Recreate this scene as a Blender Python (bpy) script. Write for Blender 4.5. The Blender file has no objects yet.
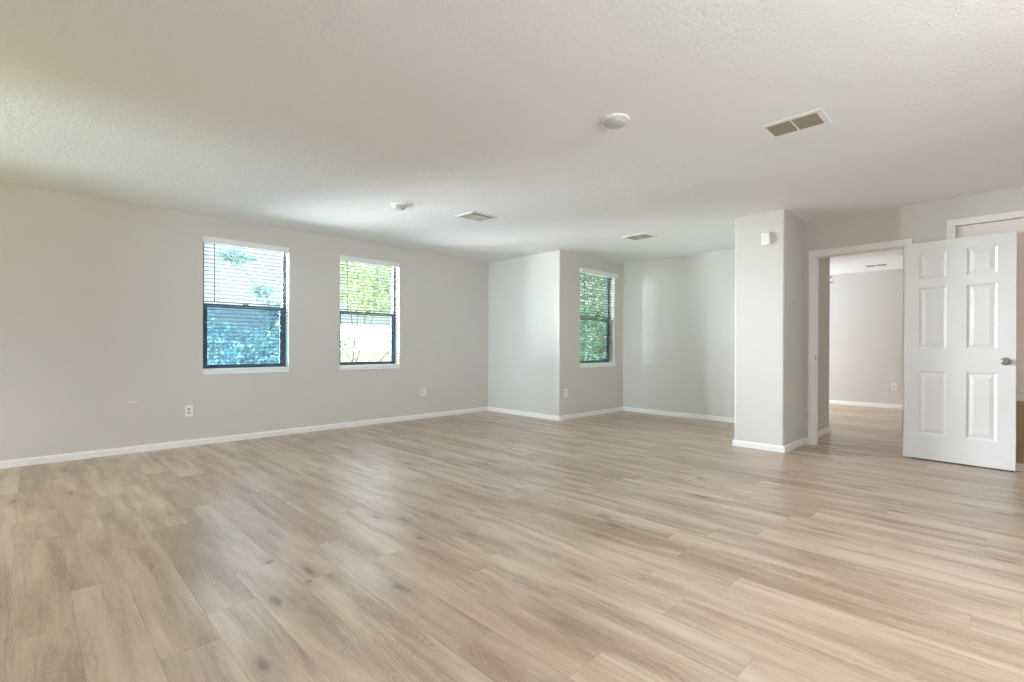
import bpy, bmesh, math, random
from mathutils import Vector, Matrix

sc = bpy.context.scene
COL = sc.collection
R = math.radians

# ------------------------------------------------------------------ camera
CAM_YAW, CAM_PITCH, CAM_ROLL = R(45.3947), R(-0.1109), R(0.1955)
cam_data = bpy.data.cameras.new('camera')
cam_data.sensor_width = 36.0
cam_data.lens = 489.4919 * 36.0 / 1024.0
cam_data.shift_y = 7.0077 / 1024.0
cam_data.clip_start = 0.05
cam_data.clip_end = 300
cam = bpy.data.objects.new('camera', cam_data)
COL.objects.link(cam)
fw = Vector((-math.sin(CAM_YAW), math.cos(CAM_YAW), 0))
rt = Vector((math.cos(CAM_YAW), math.sin(CAM_YAW), 0))
up = Vector((0, 0, 1))
fw2 = fw * math.cos(CAM_PITCH) + up * math.sin(CAM_PITCH)
up2 = -fw * math.sin(CAM_PITCH) + up * math.cos(CAM_PITCH)
r3 = rt * math.cos(CAM_ROLL) + up2 * math.sin(CAM_ROLL)
u3 = -rt * math.sin(CAM_ROLL) + up2 * math.cos(CAM_ROLL)
m = Matrix((r3, u3, -fw2)).transposed().to_4x4()
m.translation = Vector((0, 0, 1.0499))
cam.matrix_world = m
sc.camera = cam

# ------------------------------------------------------------------ world, sun, daylight fill, exposure
SKY = 1.35
world = bpy.data.worlds.new('sky')
sc.world = world
world.use_nodes = True
bg = world.node_tree.nodes['Background']
bg.inputs['Color'].default_value = (0.86, 0.95, 1.0, 1)
# overcast sky: calm near the horizon, much brighter higher up
wt = world.node_tree
_tc = wt.nodes.new('ShaderNodeTexCoord')
_sp = wt.nodes.new('ShaderNodeSeparateXYZ')
_mr = wt.nodes.new('ShaderNodeMapRange')
_mr.interpolation_type = 'SMOOTHSTEP'
wt.links.new(_tc.outputs['Generated'], _sp.inputs[0])
wt.links.new(_sp.outputs[2], _mr.inputs[0])
for _i, _v in enumerate((0.20, 0.33, SKY, SKY * 8.0)):
    _mr.inputs[_i + 1].default_value = _v
wt.links.new(_mr.outputs[0], bg.inputs['Strength'])


def light(name, kind, loc, energy, color=(1, 1, 1), target=None, size=1.0, size_y=None, **kw):
    d = bpy.data.lights.new(name, kind)
    d.energy = energy
    d.color = color
    if kind == 'AREA':
        d.size = size
        if size_y:
            d.shape = 'RECTANGLE'
            d.size_y = size_y
    for k, v in kw.items():
        setattr(d, k, v)
    o = bpy.data.objects.new(name, d)
    COL.objects.link(o)
    o.location = loc
    if target is not None:
        o.rotation_euler = (Vector(target) - Vector(loc)).to_track_quat('-Z', 'Y').to_euler()
    return o


# strength and colour of every added daylight fill and lamp: name -> (watts, colour)
POWER = {
    'southwest': (8021.3, (0.90, 0.95, 1.00)),
    'uplight_far': (1575.8, (0.00, 0.24, 1.00)),
    'alcove': (177.8, (0.00, 1.00, 0.74)),
    'right': (111.3, (0.68, 0.78, 1.00)),
    'bedroom': (214.7, (0.75, 0.84, 1.00)),
    'southwest_high': (11261.8, (0.84, 0.88, 1.00)),
    'rear_beam_left': (768.9, (0.65, 0.85, 1.00)),
    'uplight_low': (532.6, (1.00, 0.00, 0.00)),
    'lamp': (5, (1.0, 0.66, 0.42)),
    'fan': (0, (1.00, 1.00, 1.00)),
}
SUN = 4.0
LAMP_GLOW = 4.0
sun = light('sun', 'SUN', (5, 5, 20), SUN, (1.0, 0.95, 0.86), target=(-6, -2, 0), angle=R(1.0))


def day_fill(name, loc, target, size, size_y):
    e, c = POWER[name]
    if e > 0:
        light('daylight_fill_' + name, 'AREA', loc, e, c, target=target, size=size, size_y=size_y)


# fill lamps added outside the left-hand windows, standing in for sky and ground light
day_fill('southwest', (-12.5, -3.2, -0.4), (-4.0, 3.8, 2.2), 7.0, 3.4)
day_fill('uplight_far', (-16.5, 0.8, -1.9), (-5.4, 3.2, 2.2), 12.0, 4.0)
day_fill('alcove', (-7.6, 6.3, 2.9), (-4.4, 6.4, 1.3), 1.6, 1.6)
# more added fill lamps: unseen right and rear openings, left-hand side, bedroom window
day_fill('right', (1.90, 1.5, 1.5), (-5, 1.5, 1.5), 1.4, 1.4)
day_fill('southwest_high', (-12.0, -0.6, 3.0), (-4.0, 4.4, 1.0), 4.0, 2.5)
day_fill('rear_beam_left', (-4.0, -5.5, 1.7), (-5.2, 5.4, 1.4), 1.6, 1.6)
day_fill('uplight_low', (-18.5, -3.4, -1.3), (-4.0, 4.3, 2.0), 8.0, 2.4)
day_fill('bedroom', (-4.95, 9.95, 1.5), (0, 9.2, 1.3), 1.1, 1.3)

# sky portals in the window openings
for _x, _y, _w in ((-6.20, 1.76, 0.92), (-6.20, 3.275, 0.92), (-4.68, 6.33, 0.95)):
    _p = light('sky_portal', 'AREA', (_x, _y, 1.5), 1.0, target=(_x + 1, _y, 1.5), size=_w, size_y=1.5)
    _p.data.cycles.is_portal = True

vs = sc.view_settings
vs.view_transform = 'Standard'
vs.look = 'None'
vs.gamma = 1.0
vs.exposure = 0.0
vs.use_curve_mapping = False
sc.cycles.use_denoising = True
sc.cycles.max_bounces = 12
sc.cycles.diffuse_bounces = 8
sc.cycles.transparent_max_bounces = 24
sc.cycles.sample_clamp_indirect = 6.0
sc.cycles.caustics_reflective = False
sc.cycles.caustics_refractive = False


# ------------------------------------------------------------------ materials
def srgb(r, g, b):
    f = lambda c: (c / 255 / 12.92) if c / 255 <= 0.04045 else ((c / 255 + 0.055) / 1.055) ** 2.4
    return (f(r), f(g), f(b), 1)


class NT:
    def __init__(self, name):
        self.m = bpy.data.materials.new(name)
        self.m.use_nodes = True
        self.t = self.m.node_tree
        self.b = self.t.nodes['Principled BSDF']
        self.out = self.t.nodes['Material Output']

    def n(self, kind, **kw):
        x = self.t.nodes.new(kind)
        for k, v in kw.items():
            setattr(x, k, v)
        return x

    def l(self, a, b):
        self.t.links.new(a, b)

    def val(self, x, sock):
        if isinstance(x, (int, float)):
            sock.default_value = x
        else:
            self.l(x, sock)

    def math(self, op, a, b=0.0, c=None, clamp=False):
        x = self.n('ShaderNodeMath', operation=op, use_clamp=clamp)
        self.val(a, x.inputs[0])
        self.val(b, x.inputs[1])
        if c is not None:
            self.val(c, x.inputs[2])
        return x.outputs[0]

    def comb(self, a, b, c):
        x = self.n('ShaderNodeCombineXYZ')
        for i, v in enumerate((a, b, c)):
            self.val(v, x.inputs[i])
        return x.outputs[0]

    def noise(self, vec, scale=1.0, detail=2.0, rough=0.5, dist=0.0):
        x = self.n('ShaderNodeTexNoise')
        self.l(vec, x.inputs['Vector'])
        x.inputs['Scale'].default_value = scale
        x.inputs['Detail'].default_value = detail
        x.inputs['Roughness'].default_value = rough
        x.inputs['Distortion'].default_value = dist
        return x.outputs['Fac']

    def ramp(self, fac, stops):
        x = self.n('ShaderNodeValToRGB')
        e = x.color_ramp.elements
        while len(e) < len(stops):
            e.new(0.5)
        for i, (p, c) in enumerate(stops):
            e[i].position = p
            e[i].color = c if len(c) == 4 else (*c, 1)
        self.val(fac, x.inputs[0])
        return x.outputs[0]

    def smooth(self, v, lo, hi, a=0.0, b=1.0):
        x = self.n('ShaderNodeMapRange', interpolation_type='SMOOTHSTEP')
        self.val(v, x.inputs[0])
        for i, k in enumerate((lo, hi, a, b)):
            x.inputs[i + 1].default_value = k
        return x.outputs[0]

    def mix(self, fac, a, b, mode='MIX'):
        x = self.n('ShaderNodeMix', data_type='RGBA', blend_type=mode)
        self.val(fac, x.inputs[0])
        for s, v in ((x.inputs[6], a), (x.inputs[7], b)):
            if isinstance(v, tuple):
                s.default_value = v
            else:
                self.l(v, s)
        return x.outputs[2]

    def bump(self, h, strength, dist=0.01):
        x = self.n('ShaderNodeBump')
        x.inputs['Strength'].default_value = strength
        x.inputs['Distance'].default_value = dist
        self.l(h, x.inputs['Height'])
        self.l(x.outputs[0], self.b.inputs['Normal'])

    def coord(self):
        return self.n('ShaderNodeTexCoord').outputs['Object']


def plain(name, col, rough=0.5, metal=0.0, spec=0.5):
    k = NT(name)
    # a faint unevenness keeps the surface procedural without altering its colour
    f = k.noise(k.coord(), 3.0, 2.0)
    c = Vector(col[:3])
    k.l(k.ramp(f, [(0.3, (*(c * 0.97), 1)), (0.7, (*c, 1))]), k.b.inputs['Base Color'])
    k.b.inputs['Roughness'].default_value = rough
    k.b.inputs['Metallic'].default_value = metal
    k.b.inputs['Specular IOR Level'].default_value = spec
    return k.m


def paint(name, col, scale, bump, blotch=0.03, flat=False):
    k = NT(name)
    co = k.coord()
    c = Vector(col[:3])
    k.l(k.ramp(k.noise(co, 0.8, 3.0), [(0.35, (*(c * (1 - blotch)), 1)), (0.65, (*c, 1))]), k.b.inputs['Base Color'])
    if flat:    # knock-down ceiling texture: flattened blobs
        h = k.smooth(k.noise(co, scale, 3.0, 0.55, 0.6), 0.46, 0.56)
    else:
        h = k.noise(co, scale, 2.0, 0.5)
    k.bump(h, bump, 0.004)
    k.b.inputs['Roughness'].default_value = 0.85
    k.b.inputs['Specular IOR Level'].default_value = 0.2
    return k.m


M_WALL = paint('greige_wall_paint', srgb(210, 205, 196), 130, 0.12)
M_CEIL = paint('knockdown_ceiling_paint', srgb(240, 242, 241), 42, 0.42, 0.02, True)
M_TRIM = plain('white_trim_paint', srgb(238, 236, 231), 0.45)
M_DOOR = plain('white_door_paint', srgb(222, 220, 214), 0.4)
M_ACCESS = plain('cream_access_door_paint', srgb(240, 230, 220), 0.5)
M_PLASTIC = plain('white_plastic', srgb(240, 239, 235), 0.35)
M_LENS = plain('grey_plastic', srgb(196, 196, 193), 0.4)
M_SLOT = plain('dark_slot', srgb(60, 58, 55), 0.6)
M_DUCT_SHADE = plain('shaded_duct_backing', srgb(52, 44, 36), 0.7)  # dark colour stands in for the shade inside the vent
M_LOUVER = plain('louver_enamel', srgb(150, 138, 122), 0.5)
M_NICKEL = plain('satin_nickel', (0.46, 0.41, 0.37, 1), 0.28, 1.0)
M_FRAME = plain('slate_window_frame', srgb(74, 88, 98), 0.5)
M_SLAT = plain('white_blind_trim', srgb(236, 236, 232), 0.4)
M_SLAT_SHADED = plain('shaded_blind_slat', srgb(92, 100, 106), 0.5)  # white slats coloured grey, shade against the bright sky put into the colour
M_CORD = plain('grey_cord', srgb(120, 125, 128), 0.7)
M_WAND = plain('smoke_wand', srgb(96, 108, 116), 0.3)
M_SILL = plain('white_sill', srgb(240, 240, 238), 0.35)
M_BLADE = plain('driftwood_fan_blade', srgb(128, 118, 104), 0.5)
M_STAIN = plain('scuffed_filler', srgb(222, 216, 204), 0.9)
M_SCREWHOLE = plain('dark_anchor_hole', srgb(90, 82, 74), 0.9)
M_RUBBER = plain('door_sweep', srgb(70, 62, 54), 0.8)


def floor_mat():
    k = NT('whitewashed_oak_plank')
    co = k.coord()
    sep = k.n('ShaderNodeSeparateXYZ')
    k.l(co, sep.inputs[0])
    x, y = sep.outputs[0], sep.outputs[1]
    W, LN = 0.1825, 1.22
    yy = k.math('DIVIDE', k.math('ADD', y, 20.0 * W + 0.055), W)
    row = k.math('FLOOR', yy)
    fy = k.math('FRACT', yy)
    wn = k.n('ShaderNodeTexWhiteNoise', noise_dimensions='1D')
    k.l(row, wn.inputs['W'])
    xx = k.math('ADD', k.math('DIVIDE', x, LN), k.math('MULTIPLY', wn.outputs['Value'], 7.31))
    colm = k.math('FLOOR', xx)
    fx = k.math('FRACT', xx)
    wid = k.n('ShaderNodeTexWhiteNoise', noise_dimensions='2D')
    k.l(k.comb(row, colm, 0.0), wid.inputs['Vector'])
    rid = wid.outputs['Value']
    wid2 = k.n('ShaderNodeTexWhiteNoise', noise_dimensions='2D')
    k.l(k.comb(k.math('ADD', row, 31.7), colm, 0.0), wid2.inputs['Vector'])
    rid2 = wid2.outputs['Value']
    ox = k.math('MULTIPLY', rid, 61.0)
    oz = k.math('MULTIPLY', rid2, 37.0)
    px = k.math('ADD', x, ox)
    # broad tonal clouds stretched along the board
    cloud = k.noise(k.comb(k.math('MULTIPLY', px, 1.05), k.math('MULTIPLY', y, 7.8), oz), 1.0, 4.0, 0.62, 0.4)
    # fine pores
    fine = k.noise(k.comb(k.math('MULTIPLY', px, 9.0), k.math('MULTIPLY', y, 170.0), oz), 1.0, 3.0, 0.6)
    fine2 = k.noise(k.comb(k.math('MULTIPLY', px, 3.0), k.math('MULTIPLY', y, 55.0), oz), 1.0, 3.0, 0.6, 0.3)
    # cathedral rings: contour lines of a stretched noise
    fld = k.noise(k.comb(k.math('MULTIPLY', px, 0.8), k.math('MULTIPLY', y, 5.5), oz), 1.0, 1.2, 0.4, 0.15)
    ring = k.math('SINE', k.math('MULTIPLY', fld, 420.0))
    ringm = k.math('MULTIPLY', k.smooth(ring, 0.1, 1.0), k.smooth(cloud, 0.42, 0.62))
    # knots
    vor = k.n('ShaderNodeTexVoronoi', feature='F1', voronoi_dimensions='2D')
    vor.inputs['Scale'].default_value = 1.0
    k.l(k.comb(k.math('MULTIPLY', px, 1.7), k.math('ADD', k.math('MULTIPLY', y, 5.0), oz), 0.0), vor.inputs['Vector'])
    vs_ = k.n('ShaderNodeSeparateColor')
    k.l(vor.outputs['Color'], vs_.inputs[0])
    wob = k.noise(k.comb(k.math('MULTIPLY', px, 9.0), k.math('MULTIPLY', y, 30.0), oz), 1.0, 2.0)
    kd = k.math('ADD', vor.outputs['Distance'], k.math('MULTIPLY', wob, 0.22))
    pick = k.smooth(vs_.outputs[0], 0.60, 0.66)
    pick2 = k.smooth(vs_.outputs[1], 0.30, 0.85)
    knot = k.math('MULTIPLY', k.math('MULTIPLY', k.smooth(kd, 0.24, 0.13), pick), k.math('ADD', 0.35, k.math('MULTIPLY', pick2, 0.65)))
    halo = k.math('MULTIPLY', k.smooth(kd, 0.50, 0.14), pick)
    base = k.ramp(rid, [(0.0, srgb(172, 146, 122)), (0.3, srgb(188, 163, 138)), (0.65, srgb(198, 175, 151)), (1.0, srgb(182, 153, 127))])
    c = k.mix(k.math('MULTIPLY', k.smooth(cloud, 0.44, 0.70), 0.74), base, srgb(146, 118, 94))
    c = k.mix(k.math('MULTIPLY', k.smooth(cloud, 0.50, 0.30), 0.45), c, srgb(214, 196, 175))
    c = k.mix(k.math('MULTIPLY', ringm, 0.34), c, srgb(124, 98, 76))
    c = k.mix(k.math('MULTIPLY', k.smooth(fine2, 0.50, 0.72), 0.30), c, srgb(130, 104, 82))
    c = k.mix(k.math('MULTIPLY', k.smooth(fine, 0.48, 0.75), 0.28), c, srgb(220, 204, 185))
    c = k.mix(k.math('MULTIPLY', halo, 0.34), c, srgb(128, 100, 76))
    c = k.mix(k.math('MULTIPLY', knot, 0.75), c, srgb(104, 76, 54))
    # bevelled seams
    ey = k.math('MULTIPLY', k.math('MINIMUM', fy, k.math('SUBTRACT', 1.0, fy)), W)
    ex = k.math('MULTIPLY', k.math('MINIMUM', fx, k.math('SUBTRACT', 1.0, fx)), LN)
    e = k.math('MINIMUM', ex, ey)
    seam = k.smooth(e, 0.0022, 0.0006)
    c = k.mix(k.math('MULTIPLY', seam, 0.30), c, srgb(112, 92, 74))
    k.l(c, k.b.inputs['Base Color'])
    k.l(k.smooth(cloud, 0.3, 0.7, 0.33, 0.39), k.b.inputs['Roughness'])
    k.b.inputs['Specular IOR Level'].default_value = 0.9
    k.b.inputs['Coat Weight'].default_value = 0.35
    k.b.inputs['Coat Roughness'].default_value = 0.34
    h = k.math('SUBTRACT', 1.0, seam)
    k.bump(h, 0.25, 0.0012)
    return k.m


M_FLOOR = floor_mat()


def glass_mat(name, tint, refl=True):
    k = NT(name)
    tr = k.n('ShaderNodeBsdfTransparent')
    tr.inputs[0].default_value = tint
    gl = k.n('ShaderNodeBsdfGlossy')
    gl.inputs['Roughness'].default_value = 0.02
    mx = k.n('ShaderNodeMixShader')
    fr = k.n('ShaderNodeFresnel')
    fr.inputs[0].default_value = 1.45
    if refl:
        geo = k.n('ShaderNodeNewGeometry')   # reflect on the entering face only
        k.l(k.math('MULTIPLY', fr.outputs[0], k.math('SUBTRACT', 1.0, geo.outputs['Backfacing'])), mx.inputs[0])
    else:
        mx.inputs[0].default_value = 0.0
    k.l(tr.outputs[0], mx.inputs[1])
    k.l(gl.outputs[0], mx.inputs[2])
    k.l(mx.outputs[0], k.out.inputs[0])
    return k.m


M_GLASS = glass_mat('clear_window_glass', (0.95, 0.98, 0.98, 1))


def screen_mat(name, tint, cover, col):
    k = NT(name)
    tr = k.n('ShaderNodeBsdfTransparent')
    tr.inputs[0].default_value = tint
    df = k.n('ShaderNodeBsdfDiffuse')
    df.inputs[0].default_value = col
    mx = k.n('ShaderNodeMixShader')
    mx.inputs[0].default_value = cover
    k.l(tr.outputs[0], mx.inputs[1])
    k.l(df.outputs[0], mx.inputs[2])
    k.l(mx.outputs[0], k.out.inputs[0])
    return k.m


M_SCREEN = screen_mat('blue_insect_screen', (0.56, 0.68, 0.74, 1), 0.12, (0.35, 0.50, 0.58, 1))
M_SCREEN_CLEAR = screen_mat('fine_insect_screen', (0.9, 0.93, 0.93, 1), 0.05, (0.5, 0.55, 0.55, 1))


def leaf_mat(name, c1, c2):
    k = NT(name)
    f = k.noise(k.coord(), 2.6, 3.0)
    c = k.ramp(f, [(0.35, c1), (0.65, c2)])
    k.l(c, k.b.inputs['Base Color'])
    k.b.inputs['Roughness'].default_value = 0.6
    tl = k.n('ShaderNodeBsdfTranslucent')
    k.l(c, tl.inputs[0])
    mx = k.n('ShaderNodeMixShader')
    mx.inputs[0].default_value = 0.35
    k.l(k.b.outputs[0], mx.inputs[1])
    k.l(tl.outputs[0], mx.inputs[2])
    k.l(mx.outputs[0], k.out.inputs[0])
    return k.m


def bark_mat():
    k = NT('grey_bark')
    f = k.noise(k.coord(), 9.0, 4.0)
    k.l(k.ramp(f, [(0.3, srgb(56, 50, 44)), (0.7, srgb(96, 88, 78))]), k.b.inputs['Base Color'])
    k.bump(f, 0.5, 0.02)
    return k.m


M_BARK = bark_mat()


# ------------------------------------------------------------------ mesh helpers
def link(name, bm, mat, parent=None, smooth=False, bevel=0.0, segs=2):
    me = bpy.data.meshes.new(name)
    bmesh.ops.recalc_face_normals(bm, faces=bm.faces)
    bm.to_mesh(me)
    bm.free()
    me.materials.append(mat)
    if smooth:
        for p in me.polygons:
            p.use_smooth = True
    o = bpy.data.objects.new(name, me)
    COL.objects.link(o)
    if parent is not None:
        o.parent = parent
    if bevel:
        b = o.modifiers.new('bevel', 'BEVEL')
        b.width = bevel
        b.segments = segs
        b.limit_method = 'ANGLE'
        b.angle_limit = R(40)
    return o


def box(bm, x0, x1, y0, y1, z0, z1):
    vs_ = [bm.verts.new((x, y, z)) for z in (z0, z1) for x, y in ((x0, y0), (x1, y0), (x1, y1), (x0, y1))]
    for f in ((0, 3, 2, 1), (4, 5, 6, 7), (0, 1, 5, 4), (1, 2, 6, 5), (2, 3, 7, 6), (3, 0, 4, 7)):
        bm.faces.new([vs_[i] for i in f])


def prism(bm, pts, z0, z1):
    a = [bm.verts.new((x, y, z0)) for x, y in pts]
    b = [bm.verts.new((x, y, z1)) for x, y in pts]
    n = len(pts)
    bm.faces.new(a[::-1])
    bm.faces.new(b)
    for i in range(n):
        bm.faces.new((a[i], a[(i + 1) % n], b[(i + 1) % n], b[i]))


def lathe(bm, prof, n=32, mat=None):
    """prof: list of (r, z); revolved around Z; mat: optional Matrix applied"""
    rings = []
    for r, z in prof:
        if r < 1e-6:
            rings.append([bm.verts.new((0, 0, z))])
        else:
            rings.append([bm.verts.new((r * math.cos(2 * math.pi * i / n), r * math.sin(2 * math.pi * i / n), z)) for i in range(n)])
    for a, b in zip(rings, rings[1:]):
        for i in range(n):
            j = (i + 1) % n
            if len(a) == 1 and len(b) == 1:
                continue
            if len(a) == 1:
                bm.faces.new((a[0], b[i], b[j]))
            elif len(b) == 1:
                bm.faces.new((a[i], a[j], b[0]))
            else:
                bm.faces.new((a[i], a[j], b[j], b[i]))
    if mat is not None:
        vv = [v for r in rings for v in r]
        bmesh.ops.transform(bm, matrix=mat, verts=vv)


def tube(bm, pts, rads, n=8):
    pts = [Vector(p) for p in pts]
    rings = []
    for i, p in enumerate(pts):
        d = (pts[min(i + 1, len(pts) - 1)] - pts[max(i - 1, 0)]).normalized()
        a = d.orthogonal().normalized() if i == 0 else (rings_a - d * rings_a.dot(d)).normalized()
        rings_a = a
        b = d.cross(a)
        r = rads[i] if isinstance(rads, (list, tuple)) else rads
        rings.append([bm.verts.new(p + (a * math.cos(2 * math.pi * k / n) + b * math.sin(2 * math.pi * k / n)) * r) for k in range(n)])
    for a, b in zip(rings, rings[1:]):
        for k in range(n):
            bm.faces.new((a[k], a[(k + 1) % n], b[(k + 1) % n], b[k]))
    bm.faces.new(rings[0][::-1])
    bm.faces.new(rings[-1])


def struct(o, label=None):
    o['kind'] = 'structure'
    if label:
        o['label'] = label
    return o


def thing(name, label, cat, loc=(0, 0, 0), rotz=0.0, group=None):
    o = bpy.data.objects.new(name, None)
    o.empty_display_size = 0.1
    COL.objects.link(o)
    o.location = loc
    o.rotation_euler = (0, 0, rotz)
    o['label'] = label
    o['category'] = cat
    if group:
        o['group'] = group
    return o


def wall_y(bm, x0, x1, y0, y1, z1, holes):
    """wall running along Y between x0..x1 (thickness), holes = (ya, yb, za, zb)"""
    cur = y0
    for ya, yb, za, zb in sorted(holes):
        box(bm, x0, x1, cur, ya, 0, z1)
        if za > 0:
            box(bm, x0, x1, ya, yb, 0, za)
        if zb < z1:
            box(bm, x0, x1, ya, yb, zb, z1)
        cur = yb
    box(bm, x0, x1, cur, y1, 0, z1)


def wall_x(bm, x0, x1, y0, y1, z1, holes):
    cur = x0
    for xa, xb, za, zb in sorted(holes):
        box(bm, cur, xa, y0, y1, 0, z1)
        if za > 0:
            box(bm, xa, xb, y0, y1, 0, za)
        if zb < z1:
            box(bm, xa, xb, y0, y1, zb, z1)
        cur = xb
    box(bm, cur, x1, y0, y1, 0, z1)


# ------------------------------------------------------------------ room dimensions
H = 2.44
XL = -6.0277            # left wall face
Y1 = 5.394              # short return wall face
XA = -4.505             # alcove side wall face
YA = 7.042              # alcove rear wall face
XP0, XP1 = -2.065, -1.579   # stub wall (pillar)
YD = 6.0645             # door wall face
YD2 = YD + 0.12
YPE = 7.175             # end of the stub wall inside the bedroom
YB = 10.82              # bedroom far wall
XR = 1.60               # right wall (out of frame)
YR = -1.60              # rear wall (behind the camera)
TH = 0.15
W1 = (1.318, 2.205)
W2 = (2.838, 3.712)
W3 = (5.872, 6.785)
WZ = (0.782, 2.226)
DOOR = (-1.472, -0.712, 0, 2.046)
ACC = (-0.345, 0.42, 0.662, 2.178)

bm = bmesh.new()
prism(bm, [(XL - TH, YR - TH), (XR + TH, YR - TH), (XR + TH, YB + TH), (XA - TH, YB + TH), (XA - TH, Y1 + TH), (XL - TH, Y1 + TH)], -0.12, 0)
struct(link('floor', bm, M_FLOOR))
bm = bmesh.new()
prism(bm, [(XL - TH, YR - TH), (XR + TH, YR - TH), (XR + TH, YB + TH), (XA - TH, YB + TH), (XA - TH, Y1 + TH), (XL - TH, Y1 + TH)], H, H + 0.2)
struct(link('ceiling', bm, M_CEIL))

bm = bmesh.new()
wall_y(bm, XL - TH, XL, YR - TH, Y1 + TH, H, [(*W1, *WZ), (*W2, *WZ)])
struct(link('wall_left', bm, M_WALL))


def rounded_corner(x, y, sx, sy, r, n=5):
    """points of a rounded convex corner at (x,y); interior lies towards (sx,sy); order from X-side to Y-side"""
    cx, cy = x + sx * r, y + sy * r
    out = []
    for i in range(n + 1):
        a = math.pi / 2 * i / n
        out.append((cx - sx * r * math.cos(a), cy - sy * r * math.sin(a)))
    return out


bm = bmesh.new()
rc = rounded_corner(XA, Y1, -1, 1, 0.016)
prism(bm, [(XL, Y1 + TH), (XL, Y1)] + rc[::-1] + [(XA, Y1 + TH)], 0, H)
struct(link('wall_return', bm, M_WALL))
bm = bmesh.new()
wall_y(bm, XA - TH, XA, Y1 + TH, YA + 0.13, H, [(*W3, *WZ)])
struct(link('wall_alcove_side', bm, M_WALL))
bm = bmesh.new()
box(bm, XA, XP0, YA, YA + 0.13, 0, H)
struct(link('wall_alcove_rear', bm, M_WALL))
bm = bmesh.new()
r = 0.016
c1 = rounded_corner(XP0, Y1 - 0.004, 1, 1, r)
c2 = rounded_corner(XP1, Y1 - 0.004, -1, 1, r)
c3 = rounded_corner(XP1, YPE, -1, -1, r)
prism(bm, c1 + c2[::-1] + c3 + [(XP0, YPE)], 0, H)
struct(link('wall_stub', bm, M_WALL))
bm = bmesh.new()
wall_x(bm, XP1, XR, YD, YD2, H, [DOOR, ACC])
struct(link('wall_door', bm, M_WALL))
bm = bmesh.new()
wall_y(bm, XR, XR + TH, YR - TH, YB + TH, H, [(0.8, 2.2, 0.8, 2.2)])  # unseen opening added so the right fill lamp shines in
struct(link('wall_right', bm, M_WALL))
bm = bmesh.new()
wall_x(bm, XL, XR, YR - TH, YR, H, [(-5.0, -3.8, 0.8, 2.2)])  # unseen opening added to let the rear fill beam through
struct(link('wall_rear', bm, M_WALL))
bm = bmesh.new()
wall_y(bm, XA - TH, XA, YA + 0.13, YB + TH, H, [(9.4, 10.5, 0.85, 2.15)])
struct(link('wall_bedroom_left', bm, M_WALL))
bm = bmesh.new()
box(bm, XA, XR, YB, YB + TH, 0, H)
struct(link('wall_bedroom_far', bm, M_WALL))


# ------------------------------------------------------------------ baseboards (profiled, mitred)
BH, BT = 0.066, 0.013


def baseboard(name, path, h=BH, t=BT):
    """path: floor points along the wall face, room on the RIGHT-hand side of travel"""
    prof = [(0, 0), (t, 0), (t, h * 0.72), (t * 0.72, h * 0.86), (t * 0.45, h * 0.95), (t * 0.3, h), (0, h)]
    bm = bmesh.new()
    pts = [Vector((*p, 0)) for p in path]
    secs = []
    for i, p in enumerate(pts):
        ns = []
        if i > 0:
            d = (pts[i] - pts[i - 1]).normalized()
            ns.append(Vector((d.y, -d.x, 0)))
        if i < len(pts) - 1:
            d = (pts[i + 1] - pts[i]).normalized()
            ns.append(Vector((d.y, -d.x, 0)))
        n = ns[0] if len(ns) == 1 else (ns[0] + ns[1]) / (1 + ns[0].dot(ns[1]))
        secs.append([bm.verts.new(p + n * a + Vector((0, 0, z))) for a, z in prof])
    k = len(prof)
    for a, b in zip(secs, secs[1:]):
        for j in range(k):
            bm.faces.new((a[j], a[(j + 1) % k], b[(j + 1) % k], b[j]))
    bm.faces.new(secs[0][::-1])
    bm.faces.new(secs[-1])
    return struct(link(name, bm, M_TRIM))


baseboard('baseboard_left', [(XL, YR), (XL, Y1)])
baseboard('baseboard_return', [(XL + BT, Y1), (XA, Y1), (XA, YA)])
baseboard('baseboard_alcove', [(XA + BT, YA), (XP0, YA)])
baseboard('baseboard_stub', [(XP0, YA - BT), (XP0, Y1 - 0.004), (XP1, Y1 - 0.004), (XP1, YD - BT)])
baseboard('baseboard_stub_rear', [(XP1, YD2), (XP1, YPE), (XP0, YPE)])
baseboard('baseboard_door_wall', [(XP1, YD), (-1.537, YD)])
baseboard('baseboard_access', [(-0.655, YD), (XR, YD)])
baseboard('baseboard_bedroom', [(XA, YB), (XR, YB)])


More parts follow.
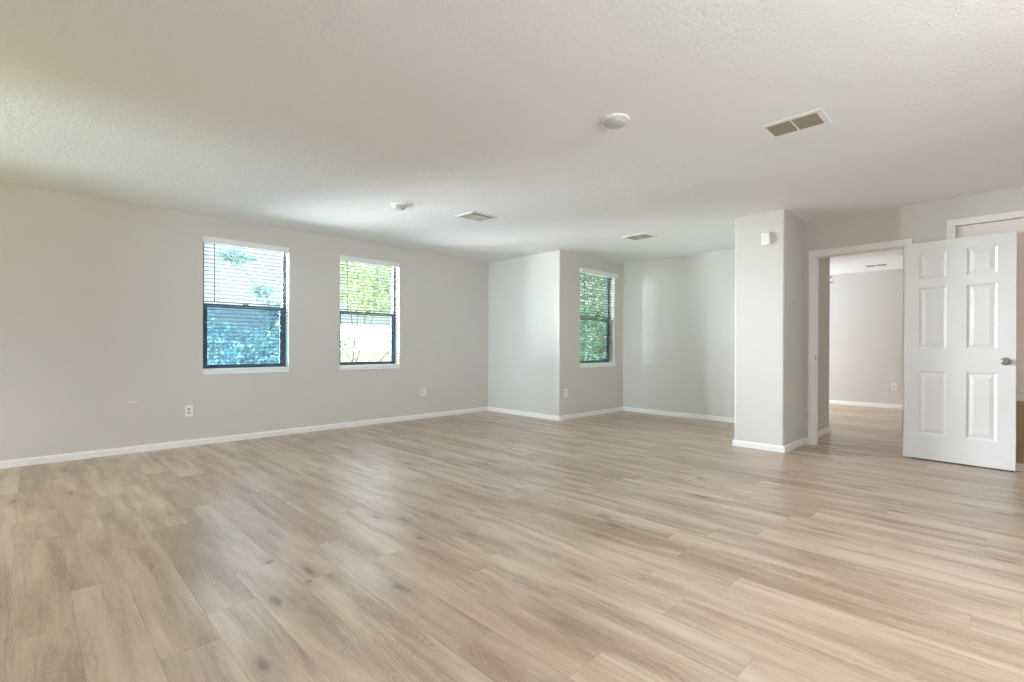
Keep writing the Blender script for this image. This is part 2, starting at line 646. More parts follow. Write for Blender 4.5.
# ------------------------------------------------------------------ windows
def make_window(n, ya, yb, xf, screen, label):
    """window unit in a wall whose room face is x = xf"""
    za, zb = WZ
    root = thing('window_%d' % n, label, 'window', (xf, (ya + yb) / 2, za))
    del root['category']
    root['kind'] = 'structure'
    hw = (yb - ya) / 2
    hh = zb - za
    mid = 1.497 - za
    xo = -0.105                        # inner plane of the vinyl frame
    # outer frame
    bm = bmesh.new()
    fwid = 0.034
    for a, b, c, d in ((-hw, -hw + fwid, 0.0, hh), (hw - fwid, hw, 0.0, hh), (-hw + fwid, hw - fwid, hh - fwid, hh), (-hw + fwid, hw - fwid, 0.0, fwid)):
        box(bm, xo - 0.045, xo, a, b, c, d)
    link('frame', bm, M_FRAME, root, bevel=0.002)
    # lower sash, nearer the room
    bm = bmesh.new()
    s = 0.03
    a0, a1 = -hw + fwid, hw - fwid
    for a, b, c, d in ((a0, a0 + s, fwid, mid + 0.02), (a1 - s, a1, fwid, mid + 0.02), (a0 + s, a1 - s, mid - 0.022, mid + 0.02), (a0 + s, a1 - s, fwid, fwid + s)):
        box(bm, xo - 0.022, xo - 0.002, a, b, c, d)
    sash = link('lower_sash', bm, M_FRAME, root, bevel=0.002)
    bm = bmesh.new()
    box(bm, xo - 0.014, xo - 0.010, a0 + s, a1 - s, fwid + s, mid - 0.022)
    link('pane', bm, M_GLASS, sash)
    bm = bmesh.new()
    box(bm, xo - 0.004, xo + 0.010, -0.03, 0.03, mid + 0.02, mid + 0.032)
    link('sash_lock', bm, M_FRAME, sash, bevel=0.003)
    # upper pane
    bm = bmesh.new()
    box(bm, xo - 0.036, xo - 0.032, a0, a1, mid, hh - fwid)
    link('upper_pane', bm, M_GLASS, root)
    # insect screen outside the lower half
    bm = bmesh.new()
    box(bm, xo - 0.0445, xo - 0.0435, a0, a1, fwid, mid)
    link('insect_screen', bm, screen, root)
    # stool / sill
    bm = bmesh.new()
    box(bm, xo, 0.016, -hw, hw, -0.038, 0.004)
    link('sill', bm, M_SILL, root, bevel=0.003)
    return root


make_window(1, *W1, XL, M_SCREEN, 'grey framed window with blue tinted view, nearest the left edge of the room')
make_window(2, *W2, XL, M_SCREEN_CLEAR, 'grey framed window with pale green foliage outside, second on the long left wall')
make_window(3, *W3, XA, M_SCREEN_CLEAR, 'narrow looking dark framed window in the alcove side wall')


def make_blind(ya, yb, xf, label, tilt, val_out, over, wand_len, wand_off=0.11):
    za, zb = WZ
    root = thing('window_blind', label, 'blind', (xf, (ya + yb) / 2, za + 0.004), 0, 'white slatted blinds')
    hw = (yb - ya) / 2
    hh = zb - za - 0.004
    # valance with small returns and a moulded lip
    bm = bmesh.new()
    v0 = val_out
    hv = hw + over
    box(bm, v0 - 0.010, v0, -hv, hv, hh - 0.066 + (0.012 if over else 0), hh + (0.012 if over else -0.001))
    box(bm, v0, v0 + 0.004, -hv, hv, hh - 0.058 + (0.012 if over else 0), hh - 0.010 + (0.012 if over else 0))
    if over:
        box(bm, 0.001, v0 - 0.010, -hv, -hv + 0.009, hh - 0.054, hh + 0.012)
        box(bm, 0.001, v0 - 0.010, hv - 0.009, hv, hh - 0.054, hh + 0.012)
    link('valance', bm, M_SLAT, root, bevel=0.0015)
    xs = -0.046                          # slat centre, inside the reveal
    bm = bmesh.new()
    box(bm, xs - 0.026, xs + 0.026, -hw + 0.006, hw - 0.006, hh - 0.045, hh - 0.003)
    link('headrail', bm, M_SLAT, root)
    bm = bmesh.new()
    pitch = 0.0415
    z = hh - 0.070
    n = 0
    zl = []
    while z > 0.045:
        zl.append(z)
        z -= pitch
    ca, sa = math.cos(tilt), math.sin(tilt)
    for z in zl:
        prev = None
        sec = []
        for j in range(5):              # gently crowned slat cross-section
            u = -0.025 + 0.05 * j / 4
            w = 0.0022 * (1 - (u / 0.025) ** 2)
            for t in (0, 1):
                ww = w - t * 0.0026
                sec.append((xs + u * ca - ww * sa, z + u * sa + ww * ca))
        top = [sec[2 * j] for j in range(5)]
        bot = [sec[2 * j + 1] for j in range(5)][::-1]
        ring = top + bot
        A = [bm.verts.new((a, -hw + 0.008, b)) for a, b in ring]
        B = [bm.verts.new((a, hw - 0.008, b)) for a, b in ring]
        k = len(ring)
        for j in range(k):
            bm.faces.new((A[j], A[(j + 1) % k], B[(j + 1) % k], B[j]))
        bm.faces.new(A[::-1])
        bm.faces.new(B)
    link('slats', bm, M_SLAT_SHADED, root)
    bm = bmesh.new()
    box(bm, xs - 0.025, xs + 0.025, -hw + 0.008, hw - 0.008, 0.001, 0.020)
    link('bottom_rail', bm, M_SLAT, root, bevel=0.003)
    for sy in (-1, 1):
        bm = bmesh.new()
        yy = sy * (hw - 0.16)
        for dx in (-0.0265, 0.0265):
            tube(bm, [(xs + dx, yy, 0.018), (xs + dx, yy, hh - 0.04)], 0.0009, 5)
        link('ladder_cord', bm, M_CORD, root)
    # tilt wand hanging in front of the slats
    bm = bmesh.new()
    yw = -hw + wand_off
    tube(bm, [(xs + 0.031, yw, hh - 0.03), (xs + 0.032, yw, hh - 0.055)], 0.002, 6)
    tube(bm, [(xs + 0.032, yw, hh - 0.05), (xs + 0.033, yw, hh - 0.05 - wand_len), (xs + 0.033, yw, hh - 0.09 - wand_len)], [0.0045, 0.0045, 0.0065], 6)
    link('tilt_wand', bm, M_WAND, root, smooth=True)
    return root


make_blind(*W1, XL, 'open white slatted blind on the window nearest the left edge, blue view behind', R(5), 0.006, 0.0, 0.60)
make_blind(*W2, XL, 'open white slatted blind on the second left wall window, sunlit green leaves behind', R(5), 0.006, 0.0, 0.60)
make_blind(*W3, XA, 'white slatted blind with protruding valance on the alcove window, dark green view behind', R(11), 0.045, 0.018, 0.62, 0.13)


# ------------------------------------------------------------------ doors
def panel_door(bm, w, h, t, panels):
    """slab in local x 0..w, y 0..t (front at y=0), z 0..h, raised panels on both faces"""
    xs = sorted({0, w, *[p[0] for p in panels], *[p[1] for p in panels]})
    zs = sorted({0, h, *[p[2] for p in panels], *[p[3] for p in panels]})

    def is_panel(x0, x1, z0, z1):
        cx, cz = (x0 + x1) / 2, (z0 + z1) / 2
        return any(p[0] < cx < p[1] and p[2] < cz < p[3] for p in panels)

    for y, s in ((0, 1), (t, -1)):
        cache = {}

        def v(x, z, d=0):
            key = (round(x, 5), round(z, 5), round(d, 5))
            if key not in cache:
                cache[key] = bm.verts.new((x, y + s * d, z))
            return cache[key]
        for i in range(len(xs) - 1):
            for j in range(len(zs) - 1):
                if not is_panel(xs[i], xs[i + 1], zs[j], zs[j + 1]):
                    bm.faces.new((v(xs[i], zs[j]), v(xs[i + 1], zs[j]), v(xs[i + 1], zs[j + 1]), v(xs[i], zs[j + 1])))
        for x0, x1, z0, z1 in panels:
            prev = None
            for inset, dep in ((0, 0), (0.007, 0.0045), (0.016, 0.009), (0.022, 0.0095), (0.050, 0.0025), (0.054, 0.0025)):
                ring = [v(x0 + inset, z0 + inset, dep), v(x1 - inset, z0 + inset, dep), v(x1 - inset, z1 - inset, dep), v(x0 + inset, z1 - inset, dep)]
                if prev:
                    for k in range(4):
                        bm.faces.new((prev[k], prev[(k + 1) % 4], ring[(k + 1) % 4], ring[k]))
                prev = ring
            bm.faces.new(prev)
        if y == 0:
            c0 = cache
        else:
            c1 = cache
    # edges
    def strip(pts):
        for a, b in zip(pts, pts[1:]):
            bm.faces.new((c0[a], c0[b], c1[b], c1[a]))
    rr = lambda x, z: (round(x, 5), round(z, 5), 0)
    # c1 offset keys share the same (x,z,0)
    strip([rr(x, 0) for x in xs])
    strip([rr(x, h) for x in xs])
    strip([rr(0, z) for z in zs])
    strip([rr(w, z) for z in zs])


def casing(name, xa, xb, z0, z1, y, w=0.062, t=0.016, legs_to_floor=True, sign=-1, parent=None, bottom=False, left=True):
    """mitred casing round an opening in a wall facing -Y (sign -1) or +Y (sign 1)"""
    prof = [(0.0, 0.0), (0.0, t * 0.55), (0.006, t * 0.75), (w * 0.35, t * 0.8), (w * 0.45, t), (w - 0.006, t), (w, t * 0.7), (w, 0)]
    bm = bmesh.new()
    if bottom:
        path = [((xa, z0), (-1, -1)), ((xa, z1), (-1, 1)), ((xb, z1), (1, 1)), ((xb, z0), (1, -1))]
        closed = True
    else:
        path = [((xa, z0), (-1, 0)), ((xa, z1), (-1, 1)), ((xb, z1), (1, 1)), ((xb, z0), (1, 0))]
        closed = False
    secs = []
    for (px, pz), (dx, dz) in path:
        secs.append([bm.verts.new((px + dx * a, y + sign * b, pz + dz * a)) for a, b in prof])
    k = len(prof)
    pairs = list(zip(secs, secs[1:])) + ([(secs[-1], secs[0])] if closed else [])
    for a, b in pairs:
        for j in range(k):
            bm.faces.new((a[j], a[(j + 1) % k], b[(j + 1) % k], b[j]))
    if not closed:
        bm.faces.new(secs[0][::-1])
        bm.faces.new(secs[-1])
    return link(name, bm, M_TRIM, parent)


# doorway trim + jamb lining
struct(casing('trim_1', DOOR[0], DOOR[1], 0.0, DOOR[3], YD))
struct(casing('trim_2', DOOR[0], DOOR[1], 0.0, DOOR[3], YD2, sign=1))
bm = bmesh.new()
J = 0.004
box(bm, DOOR[0] - 0.0, DOOR[0] + J, YD - 0.004, YD2 + 0.004, 0, DOOR[3])
box(bm, DOOR[1] - J, DOOR[1], YD - 0.004, YD2 + 0.004, 0, DOOR[3])
box(bm, DOOR[0] + J, DOOR[1] - J, YD - 0.004, YD2 + 0.004, DOOR[3] - J, DOOR[3])
# door stops
box(bm, DOOR[0] + J, DOOR[0] + J + 0.011, YD + 0.038, YD + 0.072, 0, DOOR[3] - J)
box(bm, DOOR[1] - J - 0.011, DOOR[1] - J, YD + 0.038, YD + 0.072, 0, DOOR[3] - J)
box(bm, DOOR[0] + J, DOOR[1] - J, YD + 0.038, YD + 0.072, DOOR[3] - J - 0.011, DOOR[3] - J)
jamb = struct(link('trim_3', bm, M_TRIM))
bm = bmesh.new()
box(bm, DOOR[0] + J, DOOR[0] + J + 0.0015, YD + 0.004, YD + 0.030, 0.915, 0.972)
sp = link('strike_plate', bm, M_NICKEL, jamb, bevel=0.0004)
bm = bmesh.new()
box(bm, DOOR[0] + J + 0.0012, DOOR[0] + J + 0.0022, YD + 0.010, YD + 0.024, 0.930, 0.958)
link('latch_hole', bm, M_SLOT, sp)

# open six-panel leaf
LW, LH, LT = 0.753, 2.036, 0.035
P = [(0.108, 0.306, 1.708, 1.948), (0.440, 0.638, 1.708, 1.948), (0.108, 0.306, 1.050, 1.622), (0.440, 0.638, 1.050, 1.622),
     (0.108, 0.306, 0.245, 0.838), (0.440, 0.638, 0.245, 0.838)]
P = [(a, b, c - 0.012, d - 0.012) for a, b, c, d in P]
leaf_root = thing('door_1', 'white six panel door standing open against the wall beside the doorway', 'door', (-0.703, 6.003, 0.012), -math.atan2(0.055, 0.752))
del leaf_root['category']
leaf_root['kind'] = 'structure'
bm = bmesh.new()
panel_door(bm, LW, LH, LT, P)
link('leaf', bm, M_DOOR, leaf_root, bevel=0.0012, segs=1)
bm = bmesh.new()
box(bm, 0.055, LW - 0.01, 0.004, LT - 0.004, -0.009, 0.0)
link('bottom_sweep', bm, M_RUBBER, leaf_root)
KX, KZ = 0.690, 0.929
rot_front = Matrix.Translation((KX, 0, KZ)) @ Matrix.Rotation(R(90), 4, 'X')
rot_back = Matrix.Translation((KX, LT, KZ)) @ Matrix.Rotation(R(-90), 4, 'X')
for mat, s in ((rot_front, 1.0), (rot_back, 0.84)):
    bm = bmesh.new()
    lathe(bm, [(0, 0), (0.032, 0), (0.033, 0.003), (0.030, 0.007), (0.016, 0.010), (0.011, 0.014), (0.011, 0.026 * s), (0.018, 0.031 * s),
               (0.0265, 0.040 * s), (0.028, 0.048 * s), (0.0255, 0.056 * s), (0.016, 0.061 * s), (0, 0.062 * s)], 32, mat)
    kn = link('door_knob', bm, M_NICKEL, leaf_root, smooth=True)
    kn['label'] = 'satin nickel round door knob'
bm = bmesh.new()
box(bm, LW - 0.0002, LW + 0.0012, 0.006, 0.029, KZ - 0.028, KZ + 0.028)
link('latch_plate', bm, M_NICKEL, leaf_root)
for hz in (0.20, 1.02, 1.82):
    bm = bmesh.new()
    tube(bm, [(0.004, LT + 0.0035, hz - 0.045), (0.004, LT + 0.0035, hz + 0.045)], 0.0045, 10)
    link('hinge', bm, M_NICKEL, leaf_root, smooth=True)

# raised access door behind the leaf
acc = thing('door_2', 'closed cream access door set high in the wall behind the open door', 'door', ((ACC[0] + ACC[1]) / 2, YD, ACC[2]))
del acc['category']
acc['kind'] = 'structure'
ox, oz = acc.location.x, ACC[2]
bm = bmesh.new()
box(bm, ACC[0] - ox + 0.004, ACC[1] - ox - 0.004, 0.020, 0.055, 0.004, ACC[3] - oz - 0.004)
link('leaf', bm, M_ACCESS, acc, bevel=0.002)
bm = bmesh.new()
lip = 0.012
box(bm, ACC[0] - ox, ACC[0] - ox + 0.003, 0.0, 0.115, 0, ACC[3] - oz)
box(bm, ACC[1] - ox - 0.003, ACC[1] - ox, 0.0, 0.115, 0, ACC[3] - oz)
box(bm, ACC[0] - ox + .003, ACC[1] - ox - .003, 0.056, 0.115, 0.0, 0.012)
box(bm, ACC[0] - ox + .003, ACC[1] - ox - .003, 0.056, 0.115, ACC[3] - oz - 0.012, ACC[3] - oz)
link('jamb', bm, M_TRIM, acc)
cs = casing('casing', ACC[0] - ox, ACC[1] - ox, 0, ACC[3] - oz, 0.0, w=0.060, bottom=True, parent=acc)

# tan wooden panel fixed to the wall under the raised door
k = NT('tan_pine_board')
sx = k.n('ShaderNodeSeparateXYZ')
k.l(k.coord(), sx.inputs[0])
g = k.noise(k.comb(k.math('MULTIPLY', sx.outputs[0], 60.0), 0.0, k.math('MULTIPLY', sx.outputs[2], 3.0)), 1.0, 3.0, 0.6, 0.3)
k.l(k.ramp(g, [(0.3, srgb(158, 124, 82)), (0.7, srgb(190, 156, 112))]), k.b.inputs['Base Color'])
k.b.inputs['Roughness'].default_value = 0.6
bm = bmesh.new()
box(bm, -0.30, 0.42, YD - 0.010, YD, 0.070, 0.598)
o = link('wood_panel', bm, k.m, bevel=0.002)
o['label'] = 'tan wooden panel on the wall under the raised door, beside the open door edge'
o['category'] = 'panel'

# ------------------------------------------------------------------ wall plates and devices
def outlet(loc, rotz, label):
    """duplex outlet plate; local +X = out of the wall"""
    root = thing('wall_outlet', label, 'outlet', loc, rotz, 'white duplex outlets')
    bm = bmesh.new()
    box(bm, 0.0, 0.0055, -0.035, 0.035, -0.0575, 0.0575)
    link('cover_plate', bm, M_PLASTIC, root, bevel=0.0025)
    for s in (-1, 1):
        bm = bmesh.new()
        pts = []
        for i in range(20):
            a = 2 * math.pi * i / 20
            pts.append((max(-0.0165, min(0.0165, 0.0195 * math.cos(a))), s * 0.0195 + max(-0.0142, min(0.0142, 0.0175 * math.sin(a)))))
        A = [bm.verts.new((0.005, y, z)) for y, z in pts]
        B = [bm.verts.new((0.0072, y, z)) for y, z in pts]
        for i in range(20):
            bm.faces.new((A[i], A[(i + 1) % 20], B[(i + 1) % 20], B[i]))
        bm.faces.new(B)
        bm.faces.new(A[::-1])
        rec = link('receptacle', bm, M_LENS, root)
        bm = bmesh.new()
        box(bm, 0.0070, 0.0075, -0.0075, -0.0055, s * 0.0195 - 0.002, s * 0.0195 + 0.007)
        box(bm, 0.0070, 0.0075, 0.0055, 0.0075, s * 0.0195 - 0.001, s * 0.0195 + 0.006)
        box(bm, 0.0070, 0.0075, -0.0025, 0.0025, s * 0.0195 - 0.010, s * 0.0195 - 0.006)
        link('slots', bm, M_SLOT, rec)
    bm = bmesh.new()
    lathe(bm, [(0, 0.0052), (0.0032, 0.0052), (0.003, 0.0066), (0, 0.007)], 12, Matrix.Rotation(R(90), 4, 'Y'))
    link('screw', bm, M_LENS, root)
    return root


outlet((XL, 1.192, 0.369), 0, 'white duplex outlet on the long left wall below and left of the first window')
outlet((XL, 4.120, 0.391), 0, 'white duplex outlet on the long left wall between second window and far corner')
outlet((XA, 5.544, 0.386), 0, 'white duplex outlet in the alcove side wall below the tilted blind')
outlet((-1.405, YB, 0.378), R(-90), 'white duplex outlet on the bedroom far wall seen through the doorway')

# door chime box on the stub wall
t = thing('door_chime', 'small white square plastic box high on the front of the stub wall', 'chime', (-1.7485, Y1 - 0.004, 2.168), R(-90))
bm = bmesh.new()
box(bm, 0, 0.008, -0.044, 0.044, -0.064, 0.064)
link('back_plate', bm, M_PLASTIC, t, bevel=0.002)
bm = bmesh.new()
box(bm, 0.008, 0.034, -0.041, 0.041, -0.061, 0.061)
link('cover', bm, M_PLASTIC, t, bevel=0.005, segs=3)

# leftover anchors on the side of the stub wall and filler mark on the left wall
for i, (yy, zz, rr, lab) in enumerate(((5.673, 1.52, 0.008, 'upper small dark screw anchor on the side of the stub wall'),
                                       (5.777, 1.452, 0.006, 'lower small dark screw anchor on the side of the stub wall'))):
    bm = bmesh.new()
    lathe(bm, [(0, 0.0), (rr, 0.0), (rr, 0.0015), (rr * 0.6, 0.003), (0, 0.002)], 14, Matrix.Rotation(R(90), 4, 'Y'))
    o = link('screw_anchor', bm, M_SCREWHOLE if i == 0 else M_LOUVER, None, smooth=True)
    o.location = (XP1, yy, zz)
    o['label'] = lab
    o['category'] = 'screw anchor'
    o['group'] = 'leftover wall anchors'
bm = bmesh.new()
random.seed(4)
pts = [(0.05 * math.cos(a) * random.uniform(.75, 1.1), 0.012 * math.sin(a) * random.uniform(.7, 1.1)) for a in [2 * math.pi * i / 16 for i in range(16)]]
A = [bm.verts.new((0.0, y, z)) for y, z in pts]
B = [bm.verts.new((0.0015, y * .9, z * .9)) for y, z in pts]
for i in range(16):
    bm.faces.new((A[i], A[(i + 1) % 16], B[(i + 1) % 16], B[i]))
bm.faces.new(B)
bm.faces.new(A[::-1])
o = link('filler_patch', bm, M_STAIN)
o.location = (XL, 0.726, 0.498)
o['label'] = 'small pale filler mark low on the long left wall'
o['category'] = 'wall mark'


# ------------------------------------------------------------------ ceiling devices
def detector(name, label, cat, loc, rad, ang):
    root = thing(name, label, cat, loc, ang, 'round ceiling detectors')
    bm = bmesh.new()
    lathe(bm, [(0, 0), (rad, 0), (rad, -0.008), (rad * 0.96, -0.013), (rad * 0.80, -0.014), (0, -0.014)], 40)
    link('base', bm, M_PLASTIC, root, smooth=False, bevel=0.001)
    bm = bmesh.new()
    lathe(bm, [(rad * 0.78, -0.013), (rad * 0.78, -0.022), (rad * 0.72, -0.030), (rad * 0.58, -0.037), (rad * 0.2, -0.040), (0, -0.040)], 40)
    link('cover', bm, M_LENS, root, smooth=True)
    bm = bmesh.new()
    for i in range(24):
        a = 2 * math.pi * i / 24
        M4 = Matrix.Rotation(a, 4, 'Z')
        n0 = len(bm.verts)
        box(bm, rad * 0.74, rad * 0.785, -0.004, 0.004, -0.023, -0.018)
        bm.verts.ensure_lookup_table()
        bmesh.ops.transform(bm, matrix=M4, verts=bm.verts[n0:])
    link('vent_slots', bm, M_LENS, root)
    bm = bmesh.new()
    lathe(bm, [(0, -0.038), (rad * 0.16, -0.038), (rad * 0.15, -0.0415), (0, -0.042)], 20, Matrix.Translation((rad * 0.25, 0, 0)))
    link('test_button', bm, M_LENS, root, smooth=True)
    return root


detector('smoke_detector', 'larger round white detector on the ceiling left of the near air vent', 'smoke detector', (-1.690, 2.545, H), 0.086, 0.3)
detector('smoke_detector', 'round white detector on the ceiling above the second left window', 'smoke detector', (-4.205, 2.590, H), 0.082, 1.1)


def ceiling_vent(label, loc, w, d, rotz, tilt_sign=1, duct_backing=M_DUCT_SHADE, louver=M_LOUVER, slot=False):
    """two-way stamped register: w along local X, d along local Y, hangs under the ceiling"""
    root = thing('ceiling_vent', label, 'vent', loc, rotz, 'white ceiling air vents')
    fw_ = 0.034
    bm = bmesh.new()
    hx, hy = w / 2, d / 2
    z0, z1 = -0.007, 0.0
    for a, b, c, e in ((-hx, hx, -hy, -hy + fw_), (-hx, hx, hy - fw_, hy), (-hx, -hx + fw_, -hy + fw_, hy - fw_), (hx - fw_, hx, -hy + fw_, hy - fw_), (-0.006, 0.006, -hy + fw_, hy - fw_)):
        box(bm, a, b, c, e, z0, z1)
    link('frame', bm, M_PLASTIC, root, bevel=0.002)
    bm = bmesh.new()
    box(bm, -hx + fw_, hx - fw_, -hy + fw_, hy - fw_, -0.0015, -0.0003)
    link('duct_backing', bm, duct_backing, root)  # flat plate under the ceiling in place of a real cavity
    for s in (-1, 1):
        bm = bmesh.new()
        xa, xb = (-hx + fw_, -0.006) if s < 0 else (0.006, hx - fw_)
        n = max(4, int((d - 2 * fw_) / 0.022))
        for i in range(n):
            yc = -hy + fw_ + (i + 0.5) * (d - 2 * fw_) / n
            n0 = len(bm.verts)
            box(bm, xa, xb, -0.0055, 0.0055, -0.0006, 0.0006)
            bm.verts.ensure_lookup_table()
            bmesh.ops.transform(bm, matrix=Matrix.Translation((0, yc, -0.0065)) @ Matrix.Rotation(R(30) * tilt_sign, 4, 'X'), verts=bm.verts[n0:])
        link('louvers', bm, louver, root)
    if slot:      # gap along one edge of the tilted louvres
        bm = bmesh.new()
        box(bm, -hx + fw_, hx - fw_, -hy + fw_ - 0.006, -hy + fw_ + 0.020, -0.0090, -0.0070)
        link('edge_gap', bm, M_SLOT, root)
    return root


ceiling_vent('largest white ceiling air vent with two dark louvred halves, above the doorway side', (-0.937, 3.385, H), 0.345, 0.250, R(0), -1)
ceiling_vent('white ceiling air vent beyond the left detector, pale louvres facing the left windows', (-3.985, 3.395, H), 0.345, 0.285, R(90), 1, M_PLASTIC, M_PLASTIC, True)
ceiling_vent('small white ceiling air vent near the alcove opening', (-3.250, 5.445, H), 0.345, 0.28, R(0), -1)
ceiling_vent('white ceiling air vent in the bedroom seen through the doorway', (-1.555, 10.08, H), 0.34, 0.20, R(0), -1)

# flush ceiling lamp just outside the right edge of the frame
lamp = thing('ceiling_lamp', 'round frosted flush ceiling lamp with nickel rim right of the frame', 'lamp', (0.62, 2.75, H))
bm = bmesh.new()
lathe(bm, [(0, 0), (0.17, 0), (0.175, -0.012), (0.165, -0.03), (0.15, -0.03), (0, -0.03)], 40)
link('rim', bm, M_NICKEL, lamp, smooth=False)
k = NT('warm_frosted_glass')
k.b.inputs['Base Color'].default_value = (0.95, 0.9, 0.82, 1)
k.b.inputs['Emission Color'].default_value = (1.0, 0.70, 0.42, 1)
k.b.inputs['Emission Strength'].default_value = LAMP_GLOW
k.b.inputs['Roughness'].default_value = 0.4
bm = bmesh.new()
lathe(bm, [(0.15, -0.03), (0.146, -0.055), (0.12, -0.085), (0.07, -0.104), (0, -0.11)], 40)
link('glass_bowl', bm, k.m, lamp, smooth=True)
light('ceiling_lamp_light', 'POINT', (0.62, 2.75, H - 0.20), *POWER['lamp'], shadow_soft_size=0.12)

# bedroom ceiling fan, one blade tip shows past the stub wall
fan = thing('ceiling_fan', 'ceiling fan in the bedroom, only one blade tip showing past the stub wall', 'ceiling fan', (-2.47, 8.92, H))
bm = bmesh.new()
lathe(bm, [(0, 0), (0.065, 0), (0.062, -0.03), (0.03, -0.06), (0.012, -0.07), (0.012, -0.20), (0, -0.20)], 28)
link('downrod', bm, M_NICKEL, fan, smooth=True)
bm = bmesh.new()
lathe(bm, [(0, -0.19), (0.05, -0.19), (0.09, -0.22), (0.10, -0.27), (0.09, -0.33), (0.05, -0.35), (0, -0.35)], 28)
link('motor', bm, M_NICKEL, fan, smooth=True)
bm = bmesh.new()
lathe(bm, [(0.05, -0.345), (0.085, -0.37), (0.09, -0.41), (0.06, -0.45), (0, -0.46)], 28)
link('light_bowl', bm, M_PLASTIC, fan, smooth=True)
light('ceiling_fan_light', 'POINT', (-2.47, 8.92, H - 0.55), *POWER['fan'], shadow_soft_size=0.1)
tip = math.atan2(8.646 - 8.92, -1.89 + 2.47)
for i in range(5):
    a = tip + i * 2 * math.pi / 5
    bm = bmesh.new()
    prof = [(0.10, -0.02), (0.18, -0.045), (0.45, -0.062), (0.60, -0.062), (0.635, -0.045), (0.648, 0), (0.635, 0.045), (0.60, 0.062), (0.45, 0.062), (0.18, 0.045), (0.10, 0.02)]
    prism(bm, prof, -0.004, 0.004)
    bmesh.ops.transform(bm, matrix=Matrix.Translation((0, 0, -0.312)) @ Matrix.Rotation(a, 4, 'Z') @ Matrix.Rotation(R(12), 4, 'X'), verts=bm.verts)
    link('blade', bm, M_BLADE, fan)

# ------------------------------------------------------------------ outside: ground, trees, neighbouring house
k = NT('dry_lawn')
f = k.noise(k.coord(), 1.4, 4.0)
k.l(k.ramp(f, [(0.35, srgb(120, 132, 84)), (0.65, srgb(176, 172, 128))]), k.b.inputs['Base Color'])
k.b.inputs['Roughness'].default_value = 0.95
bm = bmesh.new()
box(bm, -90, 30, -50, 90, -3.2, -3.0)
o = struct(link('ground', bm, k.m))

ML_BLUE = leaf_mat('blue_green_leaves', srgb(58, 94, 102), srgb(140, 168, 172))
ML_LIGHT = leaf_mat('sunlit_leaves', srgb(64, 98, 58), srgb(150, 160, 108))
ML_DARK = leaf_mat('deep_green_leaves', srgb(26, 48, 32), srgb(78, 116, 86))


def tree(label, base, top, trunk_r, clusters, nleaf, leaf, mat, seed, branches=None):
    """clusters: list of (centre, (rx,ry,rz)) in world space"""
    rnd = random.Random(seed)
    root = thing('tree', label, 'tree', base, 0, 'trees outside the windows')
    b0 = Vector(base)
    bm = bmesh.new()
    t0 = Vector(top) - b0
    side = Vector((rnd.uniform(-.3, .3), rnd.uniform(-.3, .3), 0))
    tube(bm, [(0, 0, 0), t0 * 0.35 + side, t0 * 0.7 + side * 0.5, t0], [trunk_r, trunk_r * .8, trunk_r * .6, trunk_r * .3], 10)
    for c, rr in clusters:
        c = Vector(c) - b0
        s = t0 * rnd.uniform(0.45, 0.8) + side * .6
        mid = s.lerp(c, 0.5) + Vector((rnd.uniform(-.2, .2), rnd.uniform(-.2, .2), rnd.uniform(0, .3)))
        tube(bm, [s, mid, c], [trunk_r * .35, trunk_r * .22, trunk_r * .1], 7)
        for _ in range(5):
            e = c + Vector([rnd.gauss(0, .45) * q for q in rr])
            tube(bm, [mid.lerp(c, rnd.uniform(.2, 1)), e], [trunk_r * .09, trunk_r * .03], 5)
    for pth, rr in (branches or []):
        tube(bm, [Vector(p) - b0 for p in pth], rr, 7)
    link('trunk', bm, M_BARK, root, smooth=True)
    bm = bmesh.new()
    tot = sum(a[1][0] * a[1][1] * a[1][2] for a in clusters)
    for c, rr in clusters:
        c = Vector(c) - b0
        n = int(nleaf * rr[0] * rr[1] * rr[2] / tot)
        for _ in range(n):
            d = Vector((rnd.gauss(0, 1), rnd.gauss(0, 1), rnd.gauss(0, 1))).normalized() * (rnd.random() ** 0.4)
            p = c + Vector((d.x * rr[0], d.y * rr[1], d.z * rr[2]))
            ax = Vector((rnd.gauss(0, 1), rnd.gauss(0, 1), rnd.gauss(0, 1))).normalized()
            n1 = ax.orthogonal().normalized()
            s = leaf * rnd.uniform(.6, 1.3)
            v1 = bm.verts.new(p)
            v2 = bm.verts.new(p + ax * s * .5 + n1 * s * .28)
            v3 = bm.verts.new(p + ax * s)
            v4 = bm.verts.new(p + ax * s * .5 - n1 * s * .28)
            bm.faces.new((v1, v2, v3, v4))
    fo = link('foliage', bm, mat, root)
    return root


# window 1: crown fills the lower half, a few sprigs reach up
tree('broad blue green tree outside the window nearest the left edge', (-15.5, 4.6, -3.0), (-15.5, 4.6, 0.3), 0.20,
     [((-15.0, 4.2, 0.7), (1.3, 1.6, 1.0)), ((-15.3, 5.3, 1.2), (1.1, 1.0, 0.9)), ((-15.2, 3.2, 1.4), (1.0, .9, .8)), ((-15.6, 5.3, 2.35), (.5, .8, .34))],
     2600, 0.14, ML_BLUE, 7)
tree('tall thin tree with sparse tips above the blue green tree', (-19.5, 7.6, -3.0), (-19.3, 7.3, 1.6), 0.05,
     [((-19.2, 5.2, 4.2), (.5, .55, .22)), ((-19.2, 6.1, 3.1), (.5, .45, .18)), ((-19.2, 6.5, 2.4), (.6, .5, .3))],
     900, 0.16, ML_BLUE, 23)
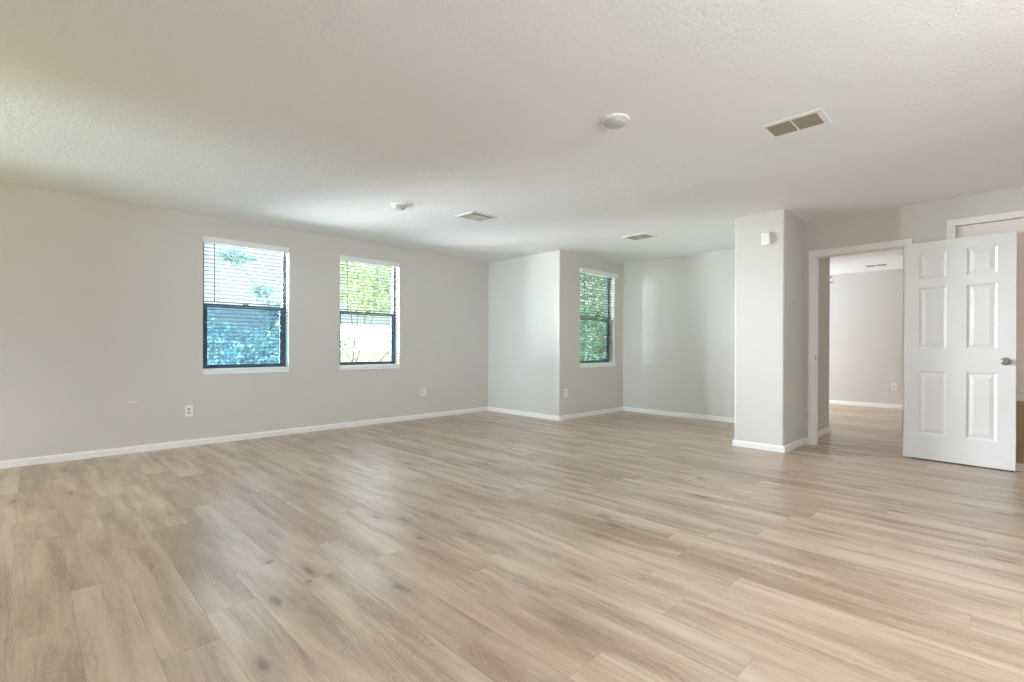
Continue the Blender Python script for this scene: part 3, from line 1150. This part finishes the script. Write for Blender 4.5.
# window 2: airy light crown above, a leaning limb below
tree('airy sunlit yellow green tree outside the second left window', (-15.5, 7.3, -3.0), (-15.2, 7.8, 2.2), 0.05,
     [((-15.0, 7.3, 3.3), (1.0, .8, .9)), ((-15.2, 8.7, 3.1), (.9, 1.0, .9)), ((-15.0, 8.0, 2.5), (.8, .9, .5)), ((-14.8, 7.1, 1.1), (.4, .35, .28)),
      ((-14.8, 9.0, 1.35), (.35, .30, .55)), ((-14.8, 8.2, 0.35), (.35, .35, .30))],
     2700, 0.12, ML_LIGHT, 11,
     branches=[([(-15.3, 7.6, -0.6), (-14.9, 8.2, 0.3), (-14.8, 8.6, 0.8), (-14.8, 9.1, 1.1)], [.05, .04, .03, .02])])
# window 3: dense dark crown close by
tree('dense dark green tree outside the alcove window', (-9.5, 13.6, -3.0), (-9.5, 13.6, 1.5), 0.22,
     [((-8.8, 12.6, 2.6), (1.6, 1.6, 1.3)), ((-9.8, 13.8, 1.4), (1.8, 1.8, 1.5)), ((-8.0, 13.2, 0.6), (1.2, 1.2, 1.0)), ((-9.2, 12.2, 0.3), (1.3, 1.2, 1.0)), ((-9.3, 12.6, 3.9), (1.6, 1.6, 1.0))],
     4200, 0.17, ML_DARK, 5)

# pale neighbouring house beyond the trees
k = NT('pale_lap_siding')
sepn = k.n('ShaderNodeSeparateXYZ')
k.l(k.coord(), sepn.inputs[0])
lap = k.math('FRACT', k.math('MULTIPLY', sepn.outputs[2], 6.0))
k.l(k.ramp(k.noise(k.coord(), 1.0), [(0.3, srgb(226, 222, 216)), (0.7, srgb(238, 235, 230))]), k.b.inputs['Base Color'])
k.bump(lap, 0.6, 0.03)
M_SIDING = k.m
k = NT('light_roof_shingle')
k.l(k.ramp(k.noise(k.coord(), 14.0, 3.0), [(0.3, srgb(186, 180, 172)), (0.7, srgb(214, 209, 202))]), k.b.inputs['Base Color'])
k.b.inputs['Roughness'].default_value = 0.9
M_ROOF = k.m
house = thing('neighbouring_house', 'pale sided neighbouring house with gable roof beyond the sunlit tree', 'house', (-27, 13.5, -3.0))
bm = bmesh.new()
box(bm, -3.5, 3.5, -4, 4, 0, 3.9)
g0 = [bm.verts.new(v) for v in ((-3.5, -4, 3.9), (3.5, -4, 3.9), (0, -4, 5.2))]
g1 = [bm.verts.new(v) for v in ((-3.5, 4, 3.9), (3.5, 4, 3.9), (0, 4, 5.2))]
bm.faces.new(g0)
bm.faces.new(g1[::-1])
link('walls', bm, M_SIDING, house)
bm = bmesh.new()
for s in (-1, 1):
    vv = []
    for y in (-4.35, 4.35):
        for dz in (0, 0.12):
            vv.append([bm.verts.new((s * 3.95, y, 3.73 + dz)), bm.verts.new((0, y, 5.2 + dz))])
    a, b, c, d = vv
    bm.faces.new((a[0], a[1], c[1], c[0]))
    bm.faces.new((b[0], b[1], d[1], d[0]))
    bm.faces.new((a[0], a[1], b[1], b[0]))
    bm.faces.new((c[0], c[1], d[1], d[0]))
    bm.faces.new((a[0], b[0], d[0], c[0]))
link('roof', bm, M_ROOF, house)
for yy in (-2.0, 2.0):
    bm = bmesh.new()
    for a, b, c, d in ((-.5, .5, 1.2, 1.28), (-.5, .5, 2.42, 2.5), (-.5, -.42, 1.28, 2.42), (.42, .5, 1.28, 2.42), (-.42, .42, 1.82, 1.88)):
        box(bm, 3.5, 3.56, yy + a, yy + b, c, d)
    wf = link('window', bm, M_TRIM, house)
    bm = bmesh.new()
    box(bm, 3.5, 3.515, yy - .42, yy + .42, 1.28, 2.42)
    link('pane', bm, M_FRAME, wf)

# white slatted deck rail below the dark tree (seen low through the alcove window)
rail = thing('deck_railing', 'white railing with upright balusters low outside the alcove window', 'railing', (-7.2, 10.9, -3.0), R(35))
bm = bmesh.new()
box(bm, -1.4, 1.4, -0.05, 0.05, 3.55, 3.62)
box(bm, -1.4, 1.4, -0.03, 0.03, 2.75, 2.81)
link('rails', bm, M_TRIM, rail)
for i in range(9):
    bm = bmesh.new()
    x = -1.28 + i * 0.32
    box(bm, x - .022, x + .022, -.022, .022, 2.81, 3.55)
    link('baluster', bm, M_TRIM, rail)
for x in (-1.36, 1.36):
    bm = bmesh.new()
    box(bm, x - .055, x + .055, -.055, .055, 0, 3.7)
    link('post', bm, M_TRIM, rail, bevel=0.01)
